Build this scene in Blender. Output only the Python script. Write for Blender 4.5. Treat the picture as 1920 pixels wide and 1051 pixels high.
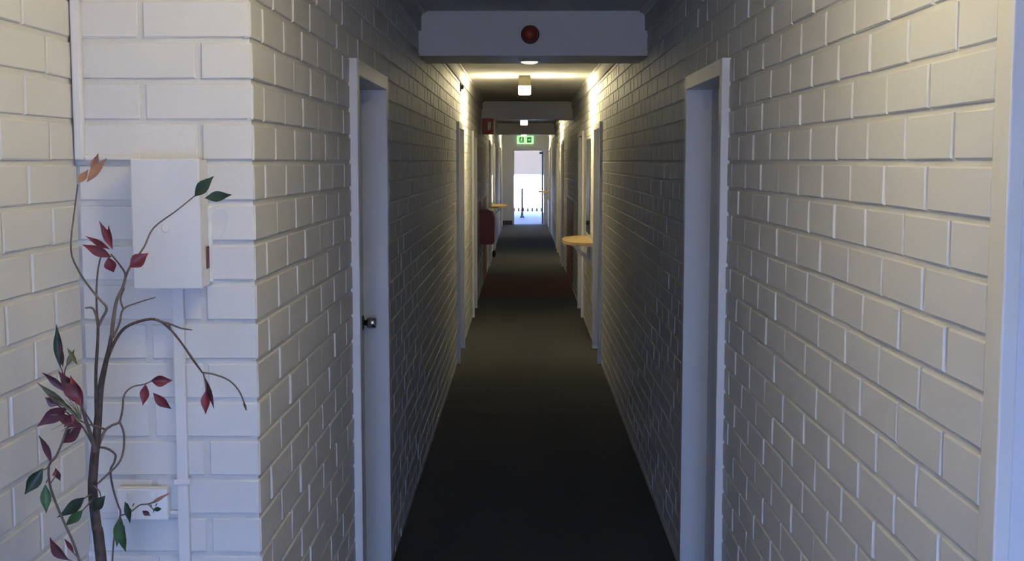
import bpy, bmesh, math, random
from mathutils import Vector, Matrix
random.seed(7)
R = math.radians
for o in list(bpy.data.objects): bpy.data.objects.remove(o)
S = bpy.context.scene
COL = S.collection

# ------------------------------------------------------------------ camera
F = 2290.0; VPX, VPY = 981.0, 302.0; CAMZ = 1.76
cam_d = bpy.data.cameras.new('camera'); cam = bpy.data.objects.new('camera', cam_d); COL.objects.link(cam)
cam_d.sensor_fit = 'HORIZONTAL'; cam_d.sensor_width = 36.0; cam_d.lens = F / 1920 * 36
cam_d.clip_start = 0.02; cam_d.clip_end = 500
PITCH = math.atan((525.5 - VPY) / F); YAW = math.atan((VPX - 960) / F)
cam.location = (0, 0, CAMZ); cam.rotation_euler = (math.pi / 2 - PITCH, 0, YAW)
S.camera = cam

# ------------------------------------------------------------------ light
world = bpy.data.worlds.new('world'); S.world = world; world.use_nodes = True
wn = world.node_tree; wn.nodes.clear()
w_out = wn.nodes.new('ShaderNodeOutputWorld'); w_bg = wn.nodes.new('ShaderNodeBackground')
w_tc = wn.nodes.new('ShaderNodeTexCoord'); w_sep = wn.nodes.new('ShaderNodeSeparateXYZ')
w_rmp = wn.nodes.new('ShaderNodeValToRGB')
w_rmp.color_ramp.elements[0].position = 0.0; w_rmp.color_ramp.elements[0].color = (0.28, 0.46, 0.98, 1)
w_rmp.color_ramp.elements[1].position = 1.0; w_rmp.color_ramp.elements[1].color = (0.20, 0.36, 0.98, 1)
wn.links.new(w_tc.outputs['Generated'], w_sep.inputs[0]); wn.links.new(w_sep.outputs['Z'], w_rmp.inputs[0])
wn.links.new(w_rmp.outputs[0], w_bg.inputs[0]); wn.links.new(w_bg.outputs[0], w_out.inputs[0])
w_bg.inputs[1].default_value = 36.0

def add_light(name, kind, loc, rot, **kw):
    d = bpy.data.lights.new(name, kind)
    for k, v in kw.items():
        if k != 'portal': setattr(d, k, v)
    if kw.get('portal'): d.cycles.is_portal = True
    o = bpy.data.objects.new(name, d); COL.objects.link(o); o.location = loc; o.rotation_euler = rot
    return o
add_light('sun', 'SUN', (0, 60, 30), (R(-38), R(16), 0), energy=85.0, angle=R(0.6), color=(1.0, 0.87, 0.66))
BACK_Y = -1.5
GX0, GX1, GZ0, GZ1 = -0.36, 0.42, 0.08, 1.95          # entrance glazing behind the viewer
# portals: they only steer the sampling of the sky through the lobby glazing and the end doorway
add_light('lobby_glazing_portal', 'AREA', ((GX0 + GX1) / 2, BACK_Y + 0.02, (GZ0 + GZ1) / 2), (R(90), 0, 0), shape='RECTANGLE', size=GX1 - GX0, size_y=GZ1 - GZ0, portal=True)
add_light('end_door_portal', 'AREA', (0.0, 34.3, 1.02), (R(-90), 0, 0), shape='RECTANGLE', size=0.9, size_y=2.05, portal=True)
LAMP_SIDE, LAMP_LOW = 900.0, 65.0
LOBBY_SIDE, LOBBY_LOW = 62.0, 54.0
LAMP_COL = (1.0, 0.86, 0.51)

S.view_settings.view_transform = 'Standard'; S.view_settings.look = 'None'
S.view_settings.exposure = 0.05; S.view_settings.gamma = 1.0; S.view_settings.use_curve_mapping = False

# ------------------------------------------------------------------ geometry of the place
XL, XR = -0.574, 0.679           # corridor walls
XN = -0.953                      # lobby wall on the left
YF = 2.61                        # brick return wall behind the plant
YR = 1.725                       # plain return wall on the right
YE = 34.1                        # end wall
ZC = 2.58                        # ceiling
XLOB = 2.5
def px(x, y, d):
    "point seen at pixel x, y at distance d along the corridor"
    v = Vector(((x - 960) / F, -(y - 525.5) / F, -1.0))
    v = cam.rotation_euler.to_matrix() @ v
    return Vector((0, 0, CAMZ)) + v * (d / v.y)
_inv = cam.rotation_euler.to_matrix().transposed()
def proj(p):
    v = _inv @ (Vector(p) - Vector((0, 0, CAMZ)))
    if v.z > -0.05: return None
    return (960 - v.x / v.z * F, 525.5 + v.y / v.z * F, -v.z)

# ------------------------------------------------------------------ materials
def mat(name, col, rough=0.6, metal=0.0, noise=0.0, nscale=8.0, bump=0.0, bscale=60.0, emit=None, estr=0.0, spec=0.5, col2=None, detail=4.0):
    m = bpy.data.materials.new(name); m.use_nodes = True
    nt = m.node_tree; b = nt.nodes['Principled BSDF']
    b.inputs['Roughness'].default_value = rough; b.inputs['Metallic'].default_value = metal
    b.inputs['Specular IOR Level'].default_value = spec
    c = (*col, 1)
    tc = nt.nodes.new('ShaderNodeTexCoord')
    n = nt.nodes.new('ShaderNodeTexNoise'); n.inputs['Scale'].default_value = nscale; n.inputs['Detail'].default_value = detail
    nt.links.new(tc.outputs['Object'], n.inputs['Vector'])
    r = nt.nodes.new('ShaderNodeValToRGB')
    k = noise if noise else 0.03
    c2 = (*col2, 1) if col2 else (col[0] * (1 - k), col[1] * (1 - k), col[2] * (1 - k), 1)
    r.color_ramp.elements[0].position = 0.35; r.color_ramp.elements[0].color = c2
    r.color_ramp.elements[1].position = 0.65; r.color_ramp.elements[1].color = c
    nt.links.new(n.outputs[0], r.inputs[0]); nt.links.new(r.outputs[0], b.inputs['Base Color'])
    if bump:
        n2 = nt.nodes.new('ShaderNodeTexNoise'); n2.inputs['Scale'].default_value = bscale; n2.inputs['Detail'].default_value = 3
        nt.links.new(tc.outputs['Object'], n2.inputs['Vector'])
        bp = nt.nodes.new('ShaderNodeBump'); bp.inputs['Strength'].default_value = bump; bp.inputs['Distance'].default_value = 0.003
        nt.links.new(n2.outputs[0], bp.inputs['Height']); nt.links.new(bp.outputs[0], b.inputs['Normal'])
    if emit:
        b.inputs['Emission Color'].default_value = (*emit, 1); b.inputs['Emission Strength'].default_value = estr
    return m
M = {}
M['brick'] = mat('painted_brick', (0.70, 0.69, 0.665), 0.55, noise=0.05, nscale=3.0, bump=0.35, bscale=45, spec=0.35)
M['mortar'] = mat('painted_mortar', (0.66, 0.65, 0.62), 0.6, noise=0.08, nscale=10, bump=0.5, bscale=70, spec=0.3)
M['trim'] = mat('white_trim_paint', (0.74, 0.73, 0.72), 0.42, noise=0.03, nscale=3)
M['stained'] = mat('stained_trim_paint', (0.74, 0.72, 0.68), 0.45, noise=0.12, nscale=4, col2=(0.71, 0.68, 0.61))
M['render'] = mat('smooth_painted_render', (0.72, 0.72, 0.72), 0.5, noise=0.02, nscale=2, bump=0.05, bscale=30)
M['ceiling'] = mat('ceiling_paint', (0.66, 0.65, 0.63), 0.8, noise=0.03, nscale=2, bump=0.1, bscale=80)
M['door'] = mat('door_paint', (0.66, 0.655, 0.64), 0.4, noise=0.03, nscale=2)
M['carpet'] = mat('charcoal_carpet', (0.095, 0.097, 0.099), 0.95, noise=0.45, nscale=160, bump=0.8, bscale=320, spec=0.1, detail=6)
M['carpet_red'] = mat('brown_carpet', (0.17, 0.075, 0.048), 0.95, noise=0.45, nscale=160, bump=0.8, bscale=320, spec=0.1, detail=6)  # reddish tint of this stretch put into the carpet colour
M['dado'] = mat('brown_dado_paint', (0.46, 0.25, 0.15), 0.6, noise=0.15, nscale=4)  # same reddish tint, put into the colour of added wall panels
M['housing'] = mat('olive_housing', (0.30, 0.28, 0.17), 0.6)
M['lamp_side'] = mat('lamp_glass_side', (0.9, 0.85, 0.7), 0.5, emit=LAMP_COL, estr=LAMP_SIDE)
M['lamp_low'] = mat('lamp_glass_low', (0.9, 0.85, 0.7), 0.5, emit=LAMP_COL, estr=LAMP_LOW)
M['lobby_side'] = mat('lobby_lamp_side', (0.9, 0.85, 0.7), 0.5, emit=LAMP_COL, estr=LOBBY_SIDE)
M['lobby_low'] = mat('lobby_lamp_low', (0.9, 0.85, 0.7), 0.5, emit=LAMP_COL, estr=LOBBY_LOW)
M['alarm'] = mat('alarm_red', (0.30, 0.045, 0.025), 0.35, noise=0.1)
M['emergency'] = mat('emergency_diffuser', (0.8, 0.8, 0.8), 0.4, emit=(1.0, 0.97, 0.9), estr=0.9)  # cap of the smoke alarm, glow added
M['red'] = mat('fire_red', (0.13, 0.008, 0.014), 0.5, noise=0.15, nscale=5)
M['signred'] = mat('sign_red', (0.36, 0.05, 0.035), 0.5)
M['white'] = mat('white_plastic', (0.78, 0.78, 0.76), 0.4)
M['cream'] = mat('cream_metal', (0.70, 0.70, 0.70), 0.4, noise=0.06, nscale=9)
M['black'] = mat('black_rubber', (0.012, 0.012, 0.013), 0.5)
M['chrome'] = mat('brushed_steel', (0.55, 0.54, 0.52), 0.25, metal=1.0)
M['pine'] = mat('pale_timber', (0.62, 0.43, 0.20), 0.45, noise=0.18, nscale=14, bump=0.1)
M['mirror'] = mat('mirror_glass', (0.20, 0.20, 0.18), 0.03, metal=1.0, noise=0.01)
M['exit_pale'] = mat('exit_sign_pale', (0.6, 0.9, 0.6), 0.5, emit=(0.55, 1.0, 0.50), estr=0.9)
M['exit_green'] = mat('exit_sign_green', (0.02, 0.25, 0.06), 0.5, emit=(0.02, 0.30, 0.06), estr=0.35)
M['base'] = mat('dark_base_paint', (0.05, 0.055, 0.05), 0.6)
M['concrete'] = mat('pale_concrete', (0.62, 0.55, 0.45), 0.9, noise=0.12, nscale=2, bump=0.2)
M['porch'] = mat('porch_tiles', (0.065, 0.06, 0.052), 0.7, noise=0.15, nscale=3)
M['bark'] = mat('brown_stem', (0.085, 0.062, 0.055), 0.8, noise=0.5, nscale=60, bump=0.6, bscale=140)
M['twig'] = mat('twig_brown', (0.15, 0.115, 0.10), 0.8, noise=0.3, nscale=60)
M['straw'] = mat('straw_twig', (0.42, 0.36, 0.24), 0.8, noise=0.3, nscale=60)
M['soil'] = mat('dark_soil', (0.03, 0.022, 0.016), 0.95, noise=0.5, nscale=60, bump=1)
M['pot'] = mat('black_pot', (0.025, 0.025, 0.027), 0.4)
LEAF = {'red': ((0.21, 0.018, 0.026), (0.10, 0.012, 0.022)), 'dark': ((0.014, 0.045, 0.022), (0.008, 0.022, 0.014)),
        'green': ((0.045, 0.12, 0.030), (0.020, 0.065, 0.022)), 'tan': ((0.42, 0.21, 0.10), (0.30, 0.14, 0.09)),
        'purple': ((0.14, 0.030, 0.045), (0.065, 0.018, 0.028)), 'olive': ((0.13, 0.14, 0.055), (0.06, 0.045, 0.03))}
for k, (a, b) in LEAF.items():
    M['leaf_' + k] = mat('leaf_' + k, a, 0.5, nscale=38, col2=b, bump=0.2, bscale=60)
def glass_mat():
    m = bpy.data.materials.new('clear_pane'); m.use_nodes = True; nt = m.node_tree; nt.nodes.clear()
    o = nt.nodes.new('ShaderNodeOutputMaterial'); mx = nt.nodes.new('ShaderNodeMixShader')
    t = nt.nodes.new('ShaderNodeBsdfTransparent'); g = nt.nodes.new('ShaderNodeBsdfGlossy'); g.inputs['Roughness'].default_value = 0.02
    mx.inputs[0].default_value = 0.06
    nt.links.new(t.outputs[0], mx.inputs[1]); nt.links.new(g.outputs[0], mx.inputs[2]); nt.links.new(mx.outputs[0], o.inputs[0])
    return m
M['glass'] = glass_mat()
def blind_mat():
    m = bpy.data.materials.new('blind_fabric'); m.use_nodes = True; nt = m.node_tree; nt.nodes.clear()
    o = nt.nodes.new('ShaderNodeOutputMaterial'); ad = nt.nodes.new('ShaderNodeAddShader')
    d = nt.nodes.new('ShaderNodeBsdfDiffuse'); d.inputs[0].default_value = (0.42, 0.36, 0.27, 1)
    t = nt.nodes.new('ShaderNodeBsdfTranslucent'); t.inputs[0].default_value = (0.042, 0.034, 0.022, 1)
    nt.links.new(d.outputs[0], ad.inputs[0]); nt.links.new(t.outputs[0], ad.inputs[1]); nt.links.new(ad.outputs[0], o.inputs[0])
    return m
M['blind'] = blind_mat()

# ------------------------------------------------------------------ helpers
class MB:
    def __init__(s): s.v = []; s.f = []; s.sm = []
    def add(s, vs, fs, smooth=False):
        n = len(s.v); s.v += [tuple(v) for v in vs]
        for f in fs: s.f.append(tuple(i + n for i in f)); s.sm.append(smooth)
        return s
    def box(s, x0, x1, y0, y1, z0, z1, b=0.0):
        if x0 > x1: x0, x1 = x1, x0
        if y0 > y1: y0, y1 = y1, y0
        if z0 > z1: z0, z1 = z1, z0
        if b <= 0:
            vs = [(x, y, z) for x in (x0, x1) for y in (y0, y1) for z in (z0, z1)]
            return s.add(vs, [(0, 1, 3, 2), (4, 6, 7, 5), (0, 4, 5, 1), (2, 3, 7, 6), (0, 2, 6, 4), (1, 5, 7, 3)])
        bm = bmesh.new(); bmesh.ops.create_cube(bm, size=1.0)
        for v in bm.verts: v.co = ((x0 + x1) / 2 + v.co.x * (x1 - x0), (y0 + y1) / 2 + v.co.y * (y1 - y0), (z0 + z1) / 2 + v.co.z * (z1 - z0))
        bmesh.ops.bevel(bm, geom=list(bm.edges), offset=b, segments=2, affect='EDGES', profile=0.5)
        bm.verts.index_update()
        s.add([v.co for v in bm.verts], [[v.index for v in f.verts] for f in bm.faces]); bm.free(); return s
    def lathe(s, prof, origin, axis='z', n=24, smooth=True):
        o = Vector(origin); ax = {'x': (Vector((0, 1, 0)), Vector((0, 0, 1)), Vector((1, 0, 0))), 'y': (Vector((1, 0, 0)), Vector((0, 0, 1)), Vector((0, 1, 0))),
                                  'z': (Vector((1, 0, 0)), Vector((0, 1, 0)), Vector((0, 0, 1)))}[axis]
        vs = []; fs = []
        for r, h in prof:
            for i in range(n):
                a = 2 * math.pi * i / n
                vs.append(o + ax[0] * r * math.cos(a) + ax[1] * r * math.sin(a) + ax[2] * h)
        for j in range(len(prof) - 1):
            for i in range(n):
                k = (i + 1) % n
                fs.append((j * n + i, j * n + k, (j + 1) * n + k, (j + 1) * n + i))
        fs.append(tuple(range(n - 1, -1, -1))); fs.append(tuple((len(prof) - 1) * n + i for i in range(n)))
        return s.add(vs, fs, smooth)
    def tube(s, pts, rad, n=8, sub=4):
        P = [Vector(p) for p in pts]
        if sub > 1 and len(P) > 2:
            Q = []; RR = []
            for i in range(len(P) - 1):
                p0 = P[max(i - 1, 0)]; p1 = P[i]; p2 = P[i + 1]; p3 = P[min(i + 2, len(P) - 1)]
                for k in range(sub):
                    t = k / sub
                    Q.append(0.5 * ((2 * p1) + (p2 - p0) * t + (2 * p0 - 5 * p1 + 4 * p2 - p3) * t * t + (3 * p1 - p0 - 3 * p2 + p3) * t ** 3))
                    RR.append(rad[i] * (1 - t) + rad[i + 1] * t)
            Q.append(P[-1]); RR.append(rad[-1]); P = Q; rad = RR
        up = Vector((0.13, 1, 0.21)).normalized(); vs = []; fs = []
        for i, p in enumerate(P):
            t = (P[min(i + 1, len(P) - 1)] - P[max(i - 1, 0)]).normalized()
            a = (up - t * up.dot(t)); a = a.normalized() if a.length > 1e-5 else t.orthogonal().normalized()
            b = t.cross(a); up = a
            for k in range(n):
                th = 2 * math.pi * k / n
                vs.append(p + (a * math.cos(th) + b * math.sin(th)) * rad[i])
        for i in range(len(P) - 1):
            for k in range(n):
                q = (k + 1) % n
                fs.append((i * n + k, i * n + q, (i + 1) * n + q, (i + 1) * n + k))
        fs.append(tuple(range(n - 1, -1, -1))); fs.append(tuple((len(P) - 1) * n + k for k in range(n)))
        return s.add(vs, fs, True)
    def prism(s, poly, axis, a0, a1):
        "poly: 2D points in the plane across axis ('y': x,z; 'x': y,z; 'z': x,y)"
        def mk(p, a): return {'y': (p[0], a, p[1]), 'x': (a, p[0], p[1]), 'z': (p[0], p[1], a)}[axis]
        n = len(poly)
        vs = [mk(p, a0) for p in poly] + [mk(p, a1) for p in poly]
        fs = [tuple(range(n)), tuple(range(2 * n - 1, n - 1, -1))] + [(i, i + n, (i + 1) % n + n, (i + 1) % n) for i in range(n)]
        return s.add(vs, fs)
    def mesh(s, name, m):
        me = bpy.data.meshes.new(name); me.from_pydata(s.v, [], s.f)
        me.polygons.foreach_set('use_smooth', s.sm)
        me.materials.append(m); me.update()
        bm = bmesh.new(); bm.from_mesh(me); bmesh.ops.recalc_face_normals(bm, faces=bm.faces); bm.to_mesh(me); bm.free()
        return me
    def build(s, name, m, parent=None):
        o = bpy.data.objects.new(name, s.mesh(name, m)); COL.objects.link(o)
        if parent: set_parent(o, parent)
        return o
def set_parent(o, parent):
    o.parent = parent
    if parent.type == 'EMPTY':
        o.matrix_parent_inverse = Matrix.Translation(parent.location).inverted()
def tag(o, label, cat=None, group=None, kind=None):
    o['label'] = label
    if cat: o['category'] = cat
    if group: o['group'] = group
    if kind: o['kind'] = kind
    return o
def empty(name, loc, label, cat=None, group=None, kind=None):
    o = bpy.data.objects.new(name, None); COL.objects.link(o); o.location = loc; o.empty_display_size = 0.1
    return tag(o, label, cat, group, kind)
def struct(name, mb, m, label, cat=None):
    return tag(mb.build(name, m), label, cat, None, 'structure')

# ------------------------------------------------------------------ doors of the corridor (positions)
FRAME_W, OPEN_W = 0.05, 0.83
DOOR_L = DOOR_R = [4.08, 10.55, 13.72, 20.5, 23.67, 30.4]
HEAD = 2.045; FRAME_TOP = 2.0998
COURSE = 0.0857; Z0 = 1.757 - 21 * COURSE      # lowest bed joint sits just under the carpet
T = 0.11                                        # wall thickness
REC = 0.0052                                     # how far the mortar lies behind the brick faces
HOLES = [(y, y + OPEN_W + 2 * FRAME_W) for y in DOOR_L]

# ------------------------------------------------------------------ floor, ceiling, beams, cornices
fl = MB().box(XN - 0.1, XLOB + 0.1, BACK_Y - 0.1, YF, -0.1, 0).box(XL - T, XR + T, YF, 15.9, -0.1, 0).box(XL - T, XR + T, 18.9, YE + 0.12, -0.1, 0)
struct('floor', fl, M['carpet'], 'charcoal carpet running the length of the narrow corridor', 'floor')
tag(MB().box(XL - T, XR + T, 15.9, 18.9, -0.1, 0).build('floor_carpet_band', M['carpet_red']), 'band of carpet with a reddish tint put into its colour under the second ceiling beam', 'carpet', None, 'structure')
ce = MB().box(XN - 0.1, XLOB + 0.1, BACK_Y - 0.1, YF, ZC, ZC + 0.1).box(XL - T, XR + T, YF, YE + 0.12, ZC, ZC + 0.1)
struct('ceiling', ce, M['ceiling'], 'flat off-white plaster ceiling above the corridor', 'ceiling')
BEAMS = [(6.80, 7.32), (16.95, 17.47), (26.6, 27.12)]
BEAM_Z = 2.335
BL = ['white boxed ceiling beam carrying the round red alarm', 'dim ceiling beam just behind the projecting red sign', 'farthest ceiling beam, just before the green exit sign']
for i, (a, b) in enumerate(BEAMS):
    bo = MB().box(XL - 0.01, XR + 0.01, a, b, BEAM_Z, ZC, 0.004).build('trim_%d' % (i + 1), M['trim'])
    tag(bo, BL[i], 'beam', None, 'structure')
def cove(side, y0, y1):
    X = XL if side < 0 else XR; s = 1 if side < 0 else -1
    pts = [(X, ZC), (X, ZC - 0.108), (X + s * 0.013, ZC - 0.108), (X + s * 0.015, ZC - 0.030), (X + s * 0.020, ZC - 0.020), (X + s * 0.030, ZC - 0.013), (X + s * 0.042, ZC - 0.010), (X + s * 0.042, ZC)]
    if s < 0: pts = pts[::-1]
    return MB().prism(pts, 'y', y0, y1)
spans = [(2.62, 6.80), (7.32, 16.95), (17.47, 26.6), (27.12, YE)]
where = ['before the first beam', 'between the first and second beams', 'between the second and third beams', 'beyond the last beam']
n = 4
for side in (-1, 1):
    for (a, b), w in zip(spans, where):
        a2 = 1.75 if (side > 0 and a < 3) else a
        o = cove(side, a2, b).build('trim_%d' % n, M['ceiling']); n += 1
        tag(o, 'cove cornice on the %s wall %s' % ('left' if side < 0 else 'right', w), 'cornice', None, 'structure')

# ------------------------------------------------------------------ brick walls
_cache = {}
def brick_shape(L, H, var):
    "front-bevelled brick: x along the wall, y into the wall, z up, origin at the middle of the face"
    rnd = random.Random(var * 131 + int(L * 1000))
    j = lambda a: rnd.uniform(-a, a)
    hx, hz, b = L / 2, H / 2, min(0.0032, L / 4)
    vs = []
    for (ins, y) in ((b, 0.0), (0.0009, 0.0026), (0.0, 0.013)):
        for sx, sz in ((-1, -1), (1, -1), (1, 1), (-1, 1)):
            vs.append((sx * (hx - ins) + j(0.0009), y + (j(0.0006) if y < 0.01 else 0), sz * (hz - ins) + j(0.0009)))
    fs = [(0, 1, 2, 3)]
    for r in (0, 4):
        for k in range(4):
            q = (k + 1) % 4
            fs.append((r + k, r + 4 + k, r + 4 + q, r + q))
    return vs, fs
def brick_mesh(L, H, var):
    key = (round(L, 3), var)
    if key not in _cache:
        vs, fs = brick_shape(key[0], H, var)
        me = bpy.data.meshes.new('brick'); me.from_pydata(vs, [], fs); me.materials.append(M['brick']); me.update()
        bm = bmesh.new(); bm.from_mesh(me); bmesh.ops.recalc_face_normals(bm, faces=bm.faces)
        # open-backed: make sure the face looks outwards (-y)
        f0 = max(bm.faces, key=lambda f: -f.calc_center_median().y)
        if f0.normal.y > 0: bmesh.ops.reverse_faces(bm, faces=bm.faces)
        bm.to_mesh(me); bm.free()
        _cache[key] = me
    return _cache[key]
def lay_bricks(wall, org, U, N, ulen, first, holes=(), zmax=ZC, limit=300, joint=0.0095):
    """org: corner at floor level; U: direction along the wall; first(course) -> u of a perpend; holes: (u0,u1,z1)"""
    U = Vector(U); N = Vector(N); org = Vector(org)
    rotz = math.atan2(-N.x, N.y)            # local +y = -N, local x = (-N) x Z
    rotz = math.atan2((-N).y, (-N).x) - math.pi / 2
    X = Vector((math.cos(rotz), math.sin(rotz), 0))
    rnd = random.Random(len(wall.name) * 17 + int(ulen * 10))
    items = []
    c = 0; z = Z0
    while z < zmax - 0.01:
        z1 = min(z + COURSE, zmax); zc = (z + z1) / 2
        H = COURSE - joint
        segs = [(0.0, ulen)]
        for h0, h1, hz in holes:
            if zc < hz:
                ns = []
                for a, b in segs:
                    if h1 <= a or h0 >= b: ns.append((a, b)); continue
                    if h0 > a: ns.append((a, h0))
                    if h1 < b: ns.append((h1, b))
                segs = ns
        if z1 - z > 0.03 and z1 > 0.0:
            f = first(c)
            for a, b in segs:
                k = math.floor((a - f) / 0.24)
                while f + k * 0.24 < b - 1e-6:
                    u0 = max(f + k * 0.24, a); u1 = min(f + (k + 1) * 0.24, b); k += 1
                    if u0 > a + 1e-6 and u0 - a < 0.06: u0 = a          # no slivers: the end brick takes them in
                    if b - u1 < 0.06: u1 = b
                    if f + k * 0.24 - a < 0.06 and u0 == a and u1 < b: continue
                    if b - (f + (k - 1) * 0.24) < 0.06 and f + (k - 1) * 0.24 > a: continue
                    g0 = joint / 2 if u0 > a + 1e-6 else 0.001
                    g1 = joint / 2 if u1 < b - 1e-6 else 0.001
                    u0 += g0 + rnd.uniform(0, 0.0015); u1 -= g1 + rnd.uniform(0, 0.0015)
                    if u1 - u0 < 0.015: continue
                    full = (z1 - z) > COURSE - 0.001
                    items.append(((u0 + u1) / 2, z + COURSE / 2 if full else zc, u1 - u0, H if full else (z1 - z - joint), rnd.randrange(5)))
        z += COURSE; c += 1
    scored = []
    for it in items:
        p = org + U * it[0]; p.z = it[1]
        q = proj(p); sc = -1
        a = proj(p - U * it[2] / 2); b = proj(p + U * it[2] / 2)
        if q and a and b and abs(it[3] - (COURSE - joint)) < 1e-4:
            w = abs(a[0] - b[0]); h = it[3] * F / q[2]
            if max(a[0], b[0]) > 2 and min(a[0], b[0]) < 1918 and -h / 2 < q[1] < 1051 + h / 2: sc = w * h if min(w, h) > 4 else w * h * 0.1
        scored.append((sc, p, it))
    scored.sort(key=lambda t: -t[0])
    sv, sf = [], []
    nb = 0
    for sc, p, it in scored:
        rz = rotz + R(rnd.uniform(-0.22, 0.22)); rx = R(rnd.uniform(-0.5, 0.5)); pr = rnd.uniform(-0.0012, 0.0012)
        loc = p + N * pr
        Mx = Matrix.Translation(loc) @ Matrix.Rotation(rz, 4, 'Z') @ Matrix.Rotation(rx, 4, 'X')
        if sc > 0 and nb < limit:
            o = bpy.data.objects.new('brick', brick_mesh(it[2], it[3], it[4])); COL.objects.link(o)
            o.matrix_world = Mx; o.parent = wall; nb += 1
        else:
            vs, fs = brick_shape(it[2], it[3], it[4]); n0 = len(sv)
            sv += [tuple(Mx @ Vector(v)) for v in vs]; sf += [tuple(i + n0 for i in f) for f in fs]
    if sv:
        me = bpy.data.meshes.new('distant_bricks'); me.from_pydata(sv, [], sf); me.materials.append(M['brick']); me.update()
        o = bpy.data.objects.new('distant_bricks', me); COL.objects.link(o); o.parent = wall; o['kind'] = 'stuff'

def wall_slab(y0, y1, xa, xb, holes):
    m = MB(); y = y0
    for h0, h1 in holes:
        m.box(xa, xb, y, h0, 0, ZC); m.box(xa, xb, h0, h1, FRAME_TOP, ZC); y = h1
    m.box(xa, xb, y, y1, 0, ZC)
    return m
# left corridor wall
wl = struct('wall_left', wall_slab(YF + T, YE, XL - T, XL - REC, HOLES), M['mortar'], 'white painted brick wall along the left of the corridor', 'wall')
lay_bricks(wl, (XL, YF, 0), (0, 1, 0), (1, 0, 0), YE - YF, lambda c: 0.235 if c % 2 else 0.115,
           [(a - YF, b - YF, FRAME_TOP) for a, b in HOLES])
# right corridor wall
YT = 1.782
wr = struct('wall_right', wall_slab(YR, YE, XR + REC, XR + T, HOLES), M['mortar'], 'white painted brick wall along the right of the corridor', 'wall')
lay_bricks(wr, (XR, YE, 0), (0, -1, 0), (-1, 0, 0), YE - YT, lambda c: (YE - (1.95 if c % 2 else 2.07)) % 0.24,
           [(YE - b, YE - a, FRAME_TOP) for a, b in HOLES])
# brick return wall behind the plant
wf = struct('wall_front', MB().box(XN - T, XL - REC, YF + REC, YF + T, 0, ZC), M['mortar'], 'short white brick return wall behind the artificial plant', 'wall')
lay_bricks(wf, (XL, YF, 0), (-1, 0, 0), (0, -1, 0), XL - XN, lambda c: 0.115 if c % 2 else 0.235)
# left lobby wall
ws = struct('wall_side', MB().box(XN - T, XN - REC, BACK_Y, YF + T, 0, ZC), M['mortar'], 'white brick side wall at the far left edge', 'wall')
lay_bricks(ws, (XN, YF, 0), (0, -1, 0), (1, 0, 0), YF - BACK_Y, lambda c: 0.145 if c % 2 else 0.26)
# plain return wall on the right, trim at its corner, the rest of the lobby
struct('wall_return', MB().box(XR + T, XLOB, YR, YR + 0.11, 0, ZC).box(XR + 0.006, XR + T, YR - 0.0005, YR + 0.004, 0, ZC), M['render'], 'smooth white wall catching blue daylight at the right edge', 'wall')
tr = MB().box(XR - 0.004, XR + 0.02, YR - 0.012, YR + 0.030, 0, ZC, 0.003).box(XR - 0.001, XR + 0.02, YR + 0.030, YT, 0, ZC, 0.002)
tag(tr.build('trim_12', M['stained']), 'stained cream corner trim where the right brick wall ends', 'corner trim', None, 'structure')
struct('wall_lobby', MB().box(XLOB, XLOB + 0.1, BACK_Y, YR + 0.11, 0, ZC), M['render'], 'plain white lobby wall beside the entrance glazing', 'wall')

struct('wall_back', MB().box(XN - 0.1, GX0, BACK_Y - 0.1, BACK_Y, 0, ZC).box(GX1, XLOB + 0.1, BACK_Y - 0.1, BACK_Y, 0, ZC)
       .box(GX0, GX1, BACK_Y - 0.1, BACK_Y, 0, GZ0).box(GX0, GX1, BACK_Y - 0.1, BACK_Y, GZ1, ZC), M['render'], 'lobby wall around the entrance glazing', 'wall')
win = empty('window_1', (0.05, BACK_Y, 0), 'narrow entrance glazing behind the viewer', 'window', None, 'structure')
for a, b in ((GX0, GX0 + 0.05), (0.03, 0.07), (GX1 - 0.05, GX1)):
    MB().box(a, b, BACK_Y - 0.08, BACK_Y - 0.02, GZ0, GZ1, 0.003).build('mullion', M['trim'], win)
for a, b in ((GZ0, GZ0 + 0.05), (GZ1 - 0.05, GZ1)):
    MB().box(GX0 + 0.05, 0.03, BACK_Y - 0.08, BACK_Y - 0.02, a, b, 0.003).box(0.07, GX1 - 0.05, BACK_Y - 0.08, BACK_Y - 0.02, a, b, 0.003).build('rail', M['trim'], win)
for a, b in ((GX0 + 0.05, 0.03), (0.07, GX1 - 0.05)):
    MB().box(a, b, BACK_Y - 0.055, BACK_Y - 0.05, GZ0 + 0.05, GZ1 - 0.05).build('pane', M['glass'], win)

# ------------------------------------------------------------------ end wall, end door and what lies outside
DX0, DX1, DH = -0.252, 0.570, 2.05
we = MB().box(XL - T, DX0 - 0.05, YE, YE + 0.12, 0, ZC).box(DX1 + 0.05, XR + T, YE, YE + 0.12, 0, ZC).box(DX0 - 0.05, DX1 + 0.05, YE, YE + 0.12, DH + 0.05, ZC)
struct('wall_end', we, M['render'], 'plain wall around the bright doorway at the corridor end', 'wall')
bs = MB().box(XL, DX0 - 0.05, YE - 0.015, YE, 0, 0.11, 0.003)
tag(bs.build('baseboard_end', M['base']), 'dark baseboard left of the bright doorway', 'baseboard', None, 'structure')
de = empty('door_13', (0.16, YE, 0), 'open glazed door and frame at the bright corridor end', 'door', None, 'structure')
MB().box(DX0 - 0.05, DX0, YE - 0.01, YE + 0.13, 0, DH + 0.05, 0.003).build('frame_jamb', M['trim'], de)
MB().box(DX1, DX1 + 0.05, YE - 0.01, YE + 0.13, 0, DH + 0.05, 0.003).build('frame_jamb', M['trim'], de)
MB().box(DX0, DX1, YE - 0.01, YE + 0.13, DH, DH + 0.05, 0.003).build('frame_head', M['trim'], de)
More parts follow.
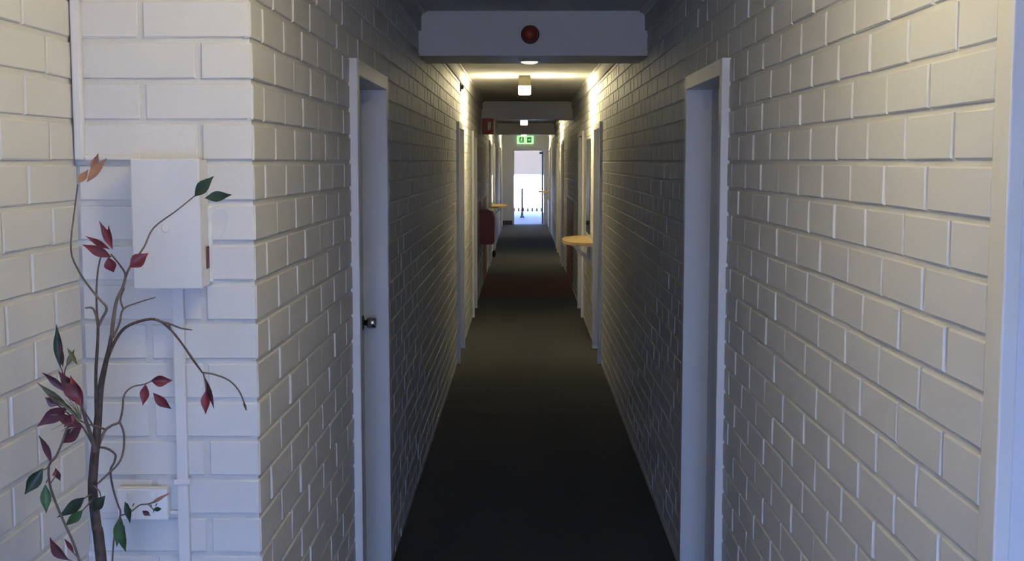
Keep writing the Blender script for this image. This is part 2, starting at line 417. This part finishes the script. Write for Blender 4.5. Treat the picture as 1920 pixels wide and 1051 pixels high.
leaf = MB().box(DX1 - 0.045, DX1 - 0.005, YE + 0.14, YE + 0.24, 0.01, DH - 0.01, 0.003).box(DX1 - 0.045, DX1 - 0.005, YE + 0.84, YE + 0.94, 0.01, DH - 0.01, 0.003)
leaf.box(DX1 - 0.045, DX1 - 0.005, YE + 0.24, YE + 0.84, 0.01, 0.2, 0.003).box(DX1 - 0.045, DX1 - 0.005, YE + 0.24, YE + 0.84, DH - 0.12, DH - 0.01, 0.003)
leaf = leaf.build('door_leaf', M['base'], de)
MB().box(DX1 - 0.028, DX1 - 0.022, YE + 0.24, YE + 0.84, 0.2, DH - 0.12).build('pane', M['glass'], leaf)
cl = MB().box(DX1 - 0.12, DX1 - 0.046, YE + 0.17, YE + 0.40, DH - 0.09, DH - 0.03, 0.006).build('door_closer', M['base'], de)
MB().box(DX1 - 0.13, DX1 - 0.11, YE + 0.02, YE + 0.25, DH - 0.025, DH - 0.015).build('closer_arm', M['chrome'], cl)
PY = 43.2
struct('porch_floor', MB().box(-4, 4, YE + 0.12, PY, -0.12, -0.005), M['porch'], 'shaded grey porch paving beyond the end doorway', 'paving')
struct('wall_porch_left', MB().box(-2.6, -2.4, YE + 0.12, PY, 0, 2.75), M['concrete'], 'unseen wall added left of the porch to hold back sky light', 'wall')  # side walls added to cut the sky light reaching the end doorway
struct('wall_porch_right', MB().box(2.8, 3.0, YE + 0.12, PY, 0, 2.75), M['concrete'], 'unseen wall added right of the porch to hold back sky light', 'wall')
struct('porch_roof', MB().box(-4, 4, YE + 0.12, PY + 0.1, 2.75, 2.9), M['trim'], 'flat roof over the porch beyond the end doorway', 'roof')
struct('ground', MB().box(-150, 150, PY, 330, -0.3, -0.06).box(-150, -4, YE, PY, -0.3, -0.06).box(4, 150, YE, PY, -0.3, -0.06).box(-150, 150, -60, BACK_Y - 0.1, -0.3, -0.06), M['concrete'], 'sun-bleached pale ground outside', 'ground')
bl = empty('outdoor_blind', (0.2, PY, 0), 'pale grey outdoor blind lowered across the upper half of the doorway view', 'blind')
MB().box(-2.2, 2.6, PY, PY + 0.012, 1.31, 2.66).build('fabric', M['blind'], bl)
MB().box(-2.2, 2.6, PY - 0.012, PY + 0.024, 1.27, 1.31, 0.004).build('bottom_bar', M['trim'], bl)
MB().lathe([(0.045, 0), (0.045, 4.8)], (-2.2, PY + 0.006, 2.70), 'x', 16).build('roller_tube', M['trim'], bl)
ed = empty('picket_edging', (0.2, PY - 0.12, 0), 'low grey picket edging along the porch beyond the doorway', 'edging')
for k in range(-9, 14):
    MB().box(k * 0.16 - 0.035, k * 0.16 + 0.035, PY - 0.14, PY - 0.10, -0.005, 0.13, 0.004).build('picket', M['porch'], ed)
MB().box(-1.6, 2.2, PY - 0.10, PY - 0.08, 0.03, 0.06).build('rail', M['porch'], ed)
po = empty('post_stand', (px(979, 405, 38.5).x, 38.5, 0), 'thin dark post stand on the porch beyond the doorway', 'post')
MB().lathe([(0.07, -0.005), (0.07, 0.02), (0.045, 0.05), (0.034, 0.2)], (po.location.x, 38.5, 0), 'z', 16).build('base', M['black'], po)
MB().lathe([(0.034, 0.2), (0.030, 0.86), (0.036, 0.87), (0.036, 0.90), (0.004, 0.92)], (po.location.x, 38.5, 0), 'z', 12).build('pole', M['black'], po)

# panels added to carry the reddish tint up the walls at the carpet band
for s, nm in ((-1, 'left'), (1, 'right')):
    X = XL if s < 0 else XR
    d = MB().box(X - s * 0.006, X + s * 0.004, 16.6 if s > 0 else 17.6, 18.9, 0.0, 1.22, 0.002).build('trim_%d' % (13 if s < 0 else 14), M['dado'])  # no real dado: panels added for the reddish tint
    tag(d, 'added panel carrying the reddish tint low on the %s wall at the tinted carpet band' % nm, 'dado', None, 'structure')

# ------------------------------------------------------------------ corridor doors
ordl = ['nearest', 'second nearest', 'third nearest', 'fourth nearest', 'fifth nearest', 'farthest']
k = 0
for s in (-1, 1):
    X = XL if s < 0 else XR
    for i, y0 in enumerate(DOOR_L):
        k += 1
        d = empty('door_%d' % k, (X, y0 + 0.465, 0), '%s recessed white door on the %s wall of the corridor' % (ordl[i], 'left' if s < 0 else 'right'), 'door', None, 'structure')
        y1 = y0 + FRAME_W; y2 = y1 + OPEN_W; y3 = y2 + FRAME_W
        xi, xo = X - s * 0.025, X + s * 0.135
        MB().box(xi, xo, y0, y1, 0, FRAME_TOP, 0.003).build('frame_jamb', M['trim'], d)
        MB().box(xi, xo, y2, y3, 0, FRAME_TOP, 0.003).build('frame_jamb', M['trim'], d)
        MB().box(xi, xo, y1, y2, HEAD, FRAME_TOP, 0.003).build('frame_head', M['trim'], d)
        lf = MB().box(X + s * 0.078, X + s * 0.118, y1 + 0.003, y2 - 0.003, 0.006, HEAD - 0.003, 0.002).build('door_leaf', M['door'], d)
        kx = X + s * 0.078; ky = y2 - 0.065 if s < 0 else y1 + 0.065
        kn = MB().lathe([(0.011, 0), (0.011, 0.018 * -s), (0.020, 0.022 * -s), (0.0235, 0.034 * -s), (0.0235, 0.052 * -s), (0.019, 0.058 * -s)], (kx, ky, 1.11), 'x', 20).build('knob', M['chrome'], d)
        MB().lathe([(0.030, 0), (0.030, 0.005 * -s), (0.024, 0.008 * -s)], (kx, ky, 1.11), 'x', 20).build('rose', M['black'], kn)
        MB().box(X + s * 0.060, X + s * 0.078, y1, y1 + 0.012, 0, HEAD).build('door_stop', M['trim'], d)
# unseen panels behind the closed leaves, kept so no sky light leaks in
for s in (-1, 1):
    X = XL - T if s < 0 else XR + T
    struct('room_backing_%s' % ('left' if s < 0 else 'right'), MB().box(X - (0.06 if s < 0 else -0.06), X + (-0.09 if s < 0 else 0.09), YF + 0.2, YE, 0, ZC), M['base'],  # no rooms: unseen panels against sky light leaks
           'unseen dark panel stopping sky light leaks behind the %s corridor doors' % ('left' if s < 0 else 'right'), 'partition')

# ------------------------------------------------------------------ ceiling lights
LL = ['box ceiling light in the lobby above the viewer', 'brightly lit box ceiling light nearest in view, past the red alarm beam',
      'glowing box ceiling light seen just under the second beam', 'lit box ceiling light near the green exit sign']
for i, y in enumerate((1.95, 11.95, 21.9, 31.2)):
    x = 0.012; L = 0.075
    t = empty('ceiling_light', (x, y, ZC), LL[i], 'ceiling light', 'box ceiling lights')
    h = MB().box(x - 0.058, x + 0.058, y - L, y - L + 0.006, ZC - 0.098, ZC).box(x - 0.058, x + 0.058, y + L - 0.006, y + L, ZC - 0.098, ZC)
    h.box(x - 0.058, x + 0.058, y - L + 0.006, y + L - 0.006, ZC - 0.006, ZC).box(x - 0.05, x + 0.05, y - L + 0.006, y + L - 0.006, ZC - 0.098, ZC - 0.092)
    h.build('housing', M['housing'], t)
    for s in (-1, 1):
        MB().box(x + s * 0.050, x + s * 0.054, y - L + 0.007, y + L - 0.007, ZC - 0.091, ZC - 0.007).build('side_diffuser', M['lamp_side' if i else 'lobby_side'], t)
    MB().box(x - 0.060, x + 0.060, y - L - 0.002, y + L + 0.002, ZC - 0.178, ZC - 0.099, 0.012).build('lower_diffuser', M['lamp_low' if i else 'lobby_low'], t)

# ------------------------------------------------------------------ things on the first beam
p = px(994, 65, 6.80)
al = empty('fire_alarm', p, 'round dark red fire alarm on the white ceiling beam', 'alarm')
MB().lathe([(0.050, 0), (0.050, -0.012), (0.046, -0.02), (0.044, -0.02)], p, 'y', 32).build('ring', M['black'], al)
MB().lathe([(0.0445, -0.018), (0.042, -0.034), (0.030, -0.045), (0.012, -0.050), (0.002, -0.051)], p, 'y', 32).build('dome', M['alarm'], al)
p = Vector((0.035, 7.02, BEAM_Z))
sd = empty('emergency_light', p, 'small smoke alarm with an added glow under the first ceiling beam', 'smoke alarm')
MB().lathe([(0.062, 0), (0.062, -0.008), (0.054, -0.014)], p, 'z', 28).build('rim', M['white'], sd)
MB().lathe([(0.050, -0.013), (0.046, -0.020), (0.030, -0.026), (0.004, -0.027)], p, 'z', 28).build('diffuser', M['emergency'], sd)  # cap of the smoke alarm, made to glow
p = px(866, 163, 11.2); p.x = XL
cs = empty('wall_sensor', p, 'tiny black sensor high on the left wall by the ceiling light', 'sensor')
MB().box(XL, XL + 0.012, p.y - 0.03, p.y + 0.03, p.z - 0.04, p.z + 0.04, 0.004).build('plate', M['black'], cs)
MB().lathe([(0.022, 0.012), (0.020, 0.030), (0.004, 0.036)], (XL, p.y, p.z), 'x', 16).build('lens', M['black'], cs)

# ------------------------------------------------------------------ exit sign
ey = YE - 0.06
a = px(969.5, 254.5, ey); b = px(1000.5, 269.5, ey)
ex = empty('exit_sign', ((a.x + b.x) / 2, ey, b.z), 'glowing green exit sign above the bright end doorway', 'exit sign')
MB().box(a.x, b.x, ey, ey + 0.06, b.z, a.z, 0.008).build('light_box', M['exit_pale'], ex)
cx = (a.x + b.x) / 2; cz = (a.z + b.z) / 2
for q in (-1, 1):
    c = cx + q * 0.105
    pn = MB().box(c - 0.062, c + 0.062, ey - 0.004, ey + 0.001, cz - 0.075, cz + 0.075, 0.001).build('symbol_panel', M['exit_green'], ex)
    g = MB()
    if q < 0:   # running figure
        g.lathe([(0.014, -0.007), (0.014, -0.004)], (c + 0.008, ey, cz + 0.048), 'y', 12)
        for (x0, z0, x1, z1) in ((0.0, 0.03, -0.012, -0.012), (0.0, 0.026, 0.032, 0.008), (0.0, 0.026, -0.034, 0.012), (-0.012, -0.012, 0.02, -0.03), (0.02, -0.03, 0.012, -0.058), (-0.012, -0.012, -0.022, -0.038), (-0.022, -0.038, -0.045, -0.044)):
            dv = Vector((x1 - x0, z1 - z0)); nn = Vector((-dv.y, dv.x)).normalized() * 0.006
            g.prism([(c + x0 + nn.x, cz + z0 + nn.y), (c + x0 - nn.x, cz + z0 - nn.y), (c + x1 - nn.x, cz + z1 - nn.y), (c + x1 + nn.x, cz + z1 + nn.y)], 'y', ey - 0.007, ey - 0.0035)
    else:       # arrow
        g.prism([(c - 0.04, cz - 0.01), (c + 0.005, cz - 0.01), (c + 0.005, cz - 0.032), (c + 0.042, cz), (c + 0.005, cz + 0.032), (c + 0.005, cz + 0.01), (c - 0.04, cz + 0.01)], 'y', ey - 0.007, ey - 0.0035)
    g.build('symbol', M['exit_pale'], pn)

# ------------------------------------------------------------------ fire hose sign and covered reel
a = px(903, 222, 16.72); b = px(925.5, 252, 16.72)
fs = empty('fire_sign', (XL, 16.72, b.z), 'red projecting fire sign high on the left wall', 'sign')
MB().box(XL - 0.004, XL + 0.012, 16.69, 16.75, b.z, a.z, 0.002).build('bracket', M['white'], fs)
MB().box(XL + 0.012, b.x, 16.715, 16.725, b.z, a.z, 0.002).build('panel', M['signred'], fs)
cx = (XL + b.x) / 2 + 0.02; cz = (a.z + b.z) / 2
MB().box(cx - 0.013, cx + 0.013, 16.711, 16.7155, cz - 0.05, cz + 0.035, 0.001).lathe([(0.016, -0.009), (0.016, -0.004)], (cx, 16.72, cz + 0.05), 'y', 14).box(cx + 0.02, cx + 0.03, 16.711, 16.7155, cz - 0.03, cz + 0.06).build('symbol', M['white'], fs)
y0 = 15.98; a = px(899, 393, y0); b = px(927, 458, y0)
hr = empty('hose_reel', (XL, y0 + 0.24, b.z), 'dark red covered fire hose reel on the left wall', 'hose reel')
bod = [(XL, b.z), (b.x - 0.02, b.z), (b.x, b.z + 0.03), (b.x, a.z - 0.10), (b.x - 0.03, a.z - 0.02), (b.x - 0.08, a.z), (XL, a.z)]
MB().prism(bod, 'y', y0, y0 + 0.48).build('cover', M['red'], hr)
MB().box(XL - 0.002, XL + 0.008, y0 + 0.12, y0 + 0.36, a.z - 0.01, a.z + 0.10, 0.002).build('wall_bracket', M['red'], hr)
q = [(b.x - 0.02, y0 + 0.10, a.z - 0.03), (b.x + 0.010, y0 + 0.06, a.z - 0.09), (b.x + 0.014, y0 + 0.03, a.z - 0.25), (b.x + 0.008, y0 + 0.02, b.z + 0.04), (b.x - 0.006, y0 + 0.02, b.z - 0.08)]
MB().tube(q, [0.012] * 5, 10).build('hose', M['white'], hr)
e = Vector(q[-1])
MB().lathe([(0.013, 0), (0.022, -0.02), (0.024, -0.07), (0.012, -0.09)], e, 'z', 14).build('nozzle', M['black'], hr)

# ------------------------------------------------------------------ wall mirrors and timber shelves
def vanity(s, y, which):
    X = XL if s < 0 else XR; w = -s
    z = 0.975; Lh = 0.60; D = 0.285
    t = empty('wall_shelf', (X, y, z), 'pale timber half-round shelf %s' % which, 'shelf', 'half-round timber shelves')
    pts = [(X - w * 0.001, y - Lh), (X + w * 0.06, y - Lh)]
    for k in range(13):
        a = -math.pi / 2 + math.pi * k / 12
        pts.append((X + w * (0.06 + (D - 0.06) * max(0, math.cos(a)) ** 0.8), y + Lh * math.sin(a)))
    pts += [(X - w * 0.001, y + Lh)]
    MB().prism(pts, 'z', z - 0.032, z).build('top', M['pine'], t)
    for yy in (y - 0.3, y + 0.3):
        br = MB().box(X, X + w * 0.018, yy - 0.018, yy + 0.018, z - 0.24, z - 0.032, 0.002).box(X + w * 0.018, X + w * 0.2, yy - 0.014, yy + 0.014, z - 0.05, z - 0.032, 0.002)
        br.prism([(X + w * 0.018, z - 0.22), (X + w * 0.018, z - 0.19), (X + w * 0.165, z - 0.05), (X + w * 0.19, z - 0.05)], 'y', yy - 0.007, yy + 0.007)
        br.build('bracket', M['white'], t)
    m = empty('wall_mirror', (X, y + 0.28, z + 0.05), 'tall narrow wall mirror over the timber shelf %s' % which, 'mirror', 'wall mirrors')
    MB().box(X, X + w * 0.006, y - 0.02, y + 0.66, 1.02, 1.985).build('backing', M['base'], m)
    MB().box(X + w * 0.006, X + w * 0.010, y - 0.02, y + 0.66, 1.02, 1.985, 0.0015).build('mirror_glass', M['mirror'], m)
vanity(1, 12.35, 'on the right wall, nearest in view')
vanity(-1, 21.95, 'on the left wall beyond the hose reel')
vanity(1, 32.4, 'on the right wall beside the end doorway')

# ------------------------------------------------------------------ fuse box, conduits, power point on the return wall
yb = YF - 0.072
a = px(243, 299, yb); b = px(378, 540, yb)
fb = empty('fuse_box', ((a.x + b.x) / 2, YF, b.z), 'white metal fuse box on the brick wall behind the plant', 'fuse box')
MB().box(a.x + 0.002, b.x, yb + 0.012, YF, b.z, a.z, 0.003).build('body', M['cream'], fb)
lid = MB().box(a.x, b.x + 0.001, yb, yb + 0.0115, b.z - 0.002, a.z + 0.002, 0.003).build('lid', M['cream'], fb)
c = px(310, 428, yb)
MB().lathe([(0.009, 0), (0.009, -0.0015), (0.006, -0.0022)], c, 'y', 18).build('lock', M['cream'], lid)
t0 = px(398, 462, YF - 0.03); t1 = px(396, 503, YF - 0.03)
MB().box(b.x + 0.0005, b.x + 0.0025, YF - 0.030, YF - 0.012, t1.z, t0.z).build('red_tag', M['red'], fb)
MB().prism([(YF - 0.008, t1.z - 0.03), (YF - 0.001, t1.z - 0.035), (YF - 0.001, t0.z + 0.085), (YF - 0.012, t0.z + 0.08), (YF - 0.006, t0.z + 0.05), (YF - 0.011, t0.z + 0.02), (YF - 0.007, t0.z - 0.01)], 'x', b.x + 0.0005, b.x + 0.008).build('sealant', M['white'], fb)
lp = [px(396, 402, YF - 0.02), px(408, 392, YF - 0.012), px(424, 392, YF - 0.008), px(428, 412, YF - 0.008), px(421, 432, YF - 0.006), px(414, 444, YF - 0.004)]
MB().tube(lp, [0.0013] * 6, 6).build('wire', M['white'], fb)
# corner conduit
x0, x1 = px(138, 200, YF - 0.012).x, px(155, 200, YF - 0.012).x
zc0 = px(145, 300, YF - 0.012).z
cd = empty('corner_conduit', ((x0 + x1) / 2, YF, zc0), 'white conduit running down the brick corner to the fuse box', 'conduit')
MB().box(x0, x1, YF - 0.020, YF, zc0, ZC, 0.004).build('vertical_run', M['trim'], cd)
MB().box(x1, a.x + 0.002, YF - 0.014, YF, zc0, zc0 + 0.010, 0.002).build('horizontal_run', M['stained'], cd)
# lower conduit
x0, x1 = px(329, 800, YF - 0.012).x, px(350, 800, YF - 0.012).x
lc = empty('wall_conduit', ((x0 + x1) / 2, YF, 0), 'white square conduit running down below the fuse box', 'conduit')
MB().box(x0, x1, YF - 0.016, YF, 0, b.z - 0.002, 0.003).build('channel', M['trim'], lc)
for z in (0.55, 1.06):
    MB().box(x0 - 0.006, x1 + 0.006, YF - 0.018, YF, z, z + 0.012, 0.002).build('clip', M['trim'], lc)
# power point
ys = YF - 0.032
a2 = px(219, 917, ys); b2 = px(314, 974, ys)
pp = empty('power_point', ((a2.x + b2.x) / 2, YF, b2.z), 'white power point box low on the brick wall behind the plant', 'power point')
MB().box(a2.x, b2.x, ys + 0.009, YF, b2.z, a2.z, 0.003).build('back_box', M['white'], pp)
pl = MB().box(a2.x - 0.001, b2.x + 0.001, ys, ys + 0.0085, b2.z - 0.001, a2.z + 0.001, 0.003).build('face_plate', M['white'], pp)
for f in (0.27, 0.73):
    xx = a2.x + (b2.x - a2.x) * f; zz = (a2.z + b2.z) / 2
    MB().box(xx - 0.006, xx + 0.006, ys - 0.003, ys + 0.001, zz + 0.012, zz + 0.026, 0.001).build('switch', M['white'], pl)
    sl = MB()
    for dx, dz, ang in ((-0.006, 0.0, 30), (0.006, 0.0, -30), (0.0, -0.013, 0)):
        ca, sa = math.cos(R(ang)), math.sin(R(ang))
        sl.prism([(xx + dx + u * ca - v * sa, zz + dz + u * sa + v * ca) for u, v in ((-0.001, -0.004), (0.001, -0.004), (0.001, 0.004), (-0.001, 0.004))], 'y', ys - 0.0008, ys + 0.001)
    sl.build('socket_slots', M['black'], pl)
MB().box(b2.x, x0, YF - 0.012, YF, b2.z + 0.006, b2.z + 0.014, 0.002).build('link_conduit', M['trim'], pp)
MB().box(a2.x + 0.004, b2.x - 0.012, ys + 0.004, ys + 0.016, a2.z + 0.001, a2.z + 0.004, 0.001).build('dust_ledge', M['stained'], pp)

# ------------------------------------------------------------------ artificial plant
DT = 2.20
root = Vector((px(190, 1060, DT).x + 0.03, DT, 0))
pt = empty('artificial_plant', root, 'tall artificial plant with sparse red and green leaves in the corner', 'plant')
MB().lathe([(0.085, 0), (0.092, 0.01), (0.115, 0.20), (0.122, 0.205), (0.122, 0.225), (0.110, 0.225), (0.106, 0.19)], root, 'z', 28).build('pot', M['pot'], pt)
MB().lathe([(0.104, 0.180), (0.104, 0.195), (0.03, 0.205)], root, 'z', 24).build('soil', M['soil'], pt)
S_ = DT / F
def W(pts, r, mat_='twig', name='branch', n=7):
    "pts: (x, y, depth offset) in the photograph at the plant's distance; r: widths in px"
    P = [px(p[0], p[1], DT + (p[2] if len(p) > 2 else 0)) for p in pts]
    if isinstance(r, tuple): rr = [(r[0] + (r[1] - r[0]) * i / (len(P) - 1)) * S_ / 2 for i in range(len(P))]
    else: rr = [r * S_ / 2] * len(P)
    return MB().tube(P, rr, n).build(name, M[mat_], pt)
tp = [(190, 1051), (181, 985), (174, 920), (176, 870), (181, 820), (185, 770), (189, 725), (197, 685), (204, 655), (209, 628)]
P = [root + Vector((0, 0, 0.19)), root + Vector((0.006, 0, 0.5))] + [px(x, y, DT) for x, y in tp]
ww = [26, 25, 21, 19, 18, 17, 16, 14, 12, 10, 8, 7]
MB().tube(P, [w * S_ / 2 for w in ww], 12).build('trunk', M['bark'], pt)
W([(181, 800, 0), (180, 740, -.01), (180, 690, -.015), (183, 645, -.01), (184, 610, 0)], (7, 5.5), 'bark')
W([(184, 612, 0), (192, 596, .0), (200, 577, .0), (186, 560, .01), (168, 538, .02), (148, 508, .02), (133, 468, .02), (139, 400, .03), (146, 345, .03)], (6, 2.6))
W([(184, 612, 0), (180, 590, -.01), (173, 577, -.01), (160, 577, -.02)], (6, 3))
W([(184, 605, 0), (182, 585, .02), (181, 545, .02), (184, 505, .02), (191, 478, .0), (203, 480, -.01)], (5, 2.4))
W([(209, 632, 0), (213, 595, .01), (219, 562, .02), (230, 538, .03), (235, 515, .03), (225, 497, .01), (208, 476, .0)], (8, 2.8))
W([(230, 540, .03), (238, 512, .04), (250, 490, .06), (270, 463, .08), (288, 427, .10), (329, 396, .10), (365, 367, .10)], (5, 2.4))
W([(212, 632, 0), (224, 606, .02), (231, 579, .03), (258, 567, .05), (292, 557, .06)], (5, 2.2))
W([(231, 579, .03), (226, 560, .04), (233, 540, .05)], (4, 3))
W([(200, 675, 0), (214, 642, .02), (232, 616, .03), (258, 603, .05), (290, 598, .07), (315, 613, .08), (340, 642, .09), (360, 672, .09), (381, 700, .09)], (7, 3.2), 'bark')
W([(288, 598, .07), (318, 607, .07), (340, 615, .06), (360, 618, .05)], (5, 2.5))
W([(316, 605, .07), (323, 622, .075), (345, 648, .085), (362, 672, .09), (381, 700, .09)], (3.5, 3))
W([(381, 698, .09), (404, 702, .10), (430, 713, .11), (448, 732, .11), (458, 755, .12), (461, 768, .12)], (4, 2.5))
W([(381, 698, .09), (385, 718, .09), (386, 735, .085)], (3.5, 2.2))
W([(185, 835, 0), (196, 808, .03), (210, 797, .04), (224, 790, .05), (230, 765, .05), (233, 740, .06), (248, 725, .07), (270, 720, .08), (284, 714, .08)], (6, 2.4))
W([(224, 790, .05), (232, 812, .05), (231, 845, .04), (222, 868, .03), (200, 890, .02), (183, 906, .0)], (4.5, 4))
W([(184, 838, 0), (200, 840, .03), (216, 851, .04), (214, 866, .04), (207, 882, .04), (212, 915, .05), (221, 945, .05), (226, 963, .05), (215, 1000, .05), (210, 1060, .04)], (5, 3.5))
W([(226, 966, .05), (246, 958, .06), (262, 946, .07), (277, 944, .08), (298, 936, .08), (316, 925, .09)], (3.5, 2.2))
W([(277, 944, .08), (283, 950, .08), (288, 955, .08)], (2.5, 2))
W([(180, 850, 0), (170, 815, -.03), (160, 785, -.05), (152, 760, -.06), (140, 735, -.07), (128, 715, -.08)], (9, 3))
W([(176, 800, -.02), (165, 782, -.05), (158, 770, -.05), (150, 755, -.06)], (4, 2))
W([(172, 830, -.02), (155, 800, -.05), (140, 785, -.07), (122, 770, -.09), (100, 752, -.10)], (4, 2))
W([(196, 804, .02), (180, 798, -.02), (165, 795, -.04), (150, 788, -.06)], (4, 2.5))
W([(150, 800, -.06), (128, 800, -.08), (117, 828, -.09), (105, 855, -.10), (92, 872, -.10), (93, 905, -.09), (104, 940, -.08), (120, 978, -.07), (138, 1018, -.06), (152, 1060, -.05)], (4, 5))
W([(92, 872, -.10), (84, 880, -.11), (80, 878, -.11)], (3, 2.2))
W([(92, 895, -.09), (86, 905, -.10)], (3, 2))
W([(95, 905, -.09), (103, 893, -.08), (106, 880, -.08)], (2.5, 1.8))
W([(122, 735, -.08), (118, 700, -.08), (113, 686, -.08)], (3, 2))
W([(122, 735, -.08), (121, 700, -.06), (125, 684, -.06)], (3, 2))
W([(172, 925, -.01), (164, 930, -.03), (156, 935, -.04)], (3.5, 2.2))
W([(174, 935, -.01), (165, 945, -.03), (155, 956, -.04)], (3.5, 2.2))
W([(176, 910, -.01), (186, 920, -.02), (189, 930, -.03)], (3.5, 2.2))
W([(150, 1048, -.05), (142, 1040, -.06), (136, 1034, -.06)], (3, 2))
W([(150, 1055, -.05), (140, 1054, -.06), (129, 1048, -.06)], (3, 2))
for q in range(11):
    a_ = R(95 + q * 13 + random.uniform(-6, 6)); L_ = random.uniform(32, 62)
    W([(152, 785, -.06), (152 + L_ * .5 * math.cos(a_), 785 - L_ * .5 * math.sin(a_) - 4, -.085), (152 + L_ * math.cos(a_), 785 - L_ * math.sin(a_), -.10)], (2.2, 1.4), 'straw', 'dried_stalk', 5)

def leaf_obj(base, tip, w, kind, dz=0.0, dt=0.0, fold=0.35, bend=0.12, roll=0.0):
    A = px(base[0], base[1], DT + dz); B = px(tip[0], tip[1], DT + dz + dt)
    t = (B - A); L = t.length; t.normalize()
    view = Vector((0, -1, 0)); sd = t.cross(view).normalized(); nm = sd.cross(t).normalized()
    rot = Matrix.Rotation(roll, 3, t); sd = rot @ sd; nm = rot @ nm
    wid = w * S_ / 2
    prof = [0.03, 0.42, 0.80, 1.0, 0.92, 0.62, 0.28, 0.02]
    vs = []; fs = []
    nn = len(prof)
    for layer in (0, 1):
        off = -0.0006 * layer
        for i, pw in enumerate(prof):
            u = i / (nn - 1)
            c = A + t * (L * u) + nm * (L * bend * (4 * u * (1 - u)) - L * bend * 0.9 * u * u) + nm * off
            for k in (-1, -0.5, 0, 0.5, 1):
                vs.append(c + sd * (wid * pw * k) + nm * (abs(k) ** 1.3 * wid * pw * fold))
    for layer in (0, 1):
        o_ = layer * nn * 5
        for i in range(nn - 1):
            for k in range(4):
                f = (o_ + i * 5 + k, o_ + i * 5 + k + 1, o_ + (i + 1) * 5 + k + 1, o_ + (i + 1) * 5 + k)
                fs.append(f if layer == 0 else f[::-1])
    me = bpy.data.meshes.new('leaf'); me.from_pydata([tuple(v) for v in vs], [], fs)
    me.polygons.foreach_set('use_smooth', [True] * len(fs)); me.materials.append(M['leaf_' + kind]); me.update()
    o = bpy.data.objects.new('leaf', me); COL.objects.link(o); set_parent(o, pt)
    o['label'] = {'red': 'dark red leaf', 'dark': 'dark green leaf', 'green': 'mid green leaf', 'tan': 'faded tan leaf', 'purple': 'purplish red leaf', 'olive': 'olive brown leaf'}[kind]
    return o
LV = [((146, 343), (166, 318), 15, 'tan', .03), ((171, 325), (185, 287), 15, 'tan', .03), ((163, 341), (200, 296), 19, 'tan', .02),
      ((365, 368), (400, 330), 23, 'dark', .10), ((384, 371), (435, 365), 20, 'dark', .10),
      ((211, 467), (187, 414), 14, 'red', .0), ((210, 464), (203, 422), 11, 'red', .02), ((206, 467), (160, 442), 11, 'red', .0), ((209, 482), (155, 458), 19, 'red', -.02), ((203, 482), (213, 511), 22, 'red', -.02),
      ((243, 501), (278, 474), 26, 'red', .03),
      ((113, 689), (106, 607), 16, 'dark', -.08), ((118, 688), (112, 640), 9, 'purple', -.07), ((124, 687), (140, 654), 10, 'olive', -.06), ((126, 652), (146, 685), 8, 'olive', -.06),
      ((124, 736), (80, 696), 14, 'purple', -.08), ((154, 762), (112, 694), 30, 'purple', -.08), ((156, 763), (131, 703), 20, 'red', -.09), ((134, 770), (69, 716), 13, 'olive', -.10),
      ((126, 764), (71, 797), 26, 'purple', -.10), ((112, 758), (84, 745), 20, 'purple', -.09), ((105, 782), (158, 800), 17, 'purple', -.09), ((153, 800), (115, 831), 24, 'purple', -.08), ((148, 745), (122, 716), 22, 'purple', -.10), ((135, 792), (108, 776), 18, 'purple', -.11), ((150, 790), (92, 735), 9, 'olive', -.11), ((140, 775), (120, 800), 16, 'red', -.10),
      ((96, 870), (74, 813), 13, 'purple', -.10), ((81, 877), (46, 927), 24, 'dark', -.11), ((85, 907), (87, 962), 19, 'green', -.10), ((104, 877), (113, 901), 12, 'purple', -.08), ((106, 884), (98, 892), 6, 'red', -.08),
      ((158, 932), (111, 969), 23, 'dark', -.04), ((156, 955), (122, 986), 18, 'green', -.04), ((197, 929), (175, 959), 22, 'dark', -.03),
      ((234, 940), (245, 980), 15, 'dark', .05), ((226, 967), (219, 1024), 20, 'green', .05), ((233, 985), (234, 1036), 17, 'green', .045),
      ((267, 957), (282, 966), 11, 'purple', .08), ((286, 955), (304, 953), 9, 'dark', .08), ((282, 944), (318, 923), 7, 'tan', .085),
      ((130, 1050), (90, 1008), 20, 'purple', -.06), ((138, 1037), (121, 1008), 10, 'red', -.06),
      ((283, 713), (323, 713), 22, 'red', .08), ((273, 720), (269, 759), 19, 'red', .08), ((287, 736), (321, 767), 19, 'red', .08),
      ((386, 731), (386, 776), 19, 'red', .085), ((384, 707), (402, 766), 12, 'purple', .09), ((456, 752), (463, 770), 5, 'olive', .12)]
for b_, t_, w_, kd, dz_ in LV:
    leaf_obj(b_, t_, w_ * 1.05, kd, dz_, random.uniform(-.012, .012), random.uniform(.2, .5), random.uniform(-.12, .12), random.uniform(-.35, .35))
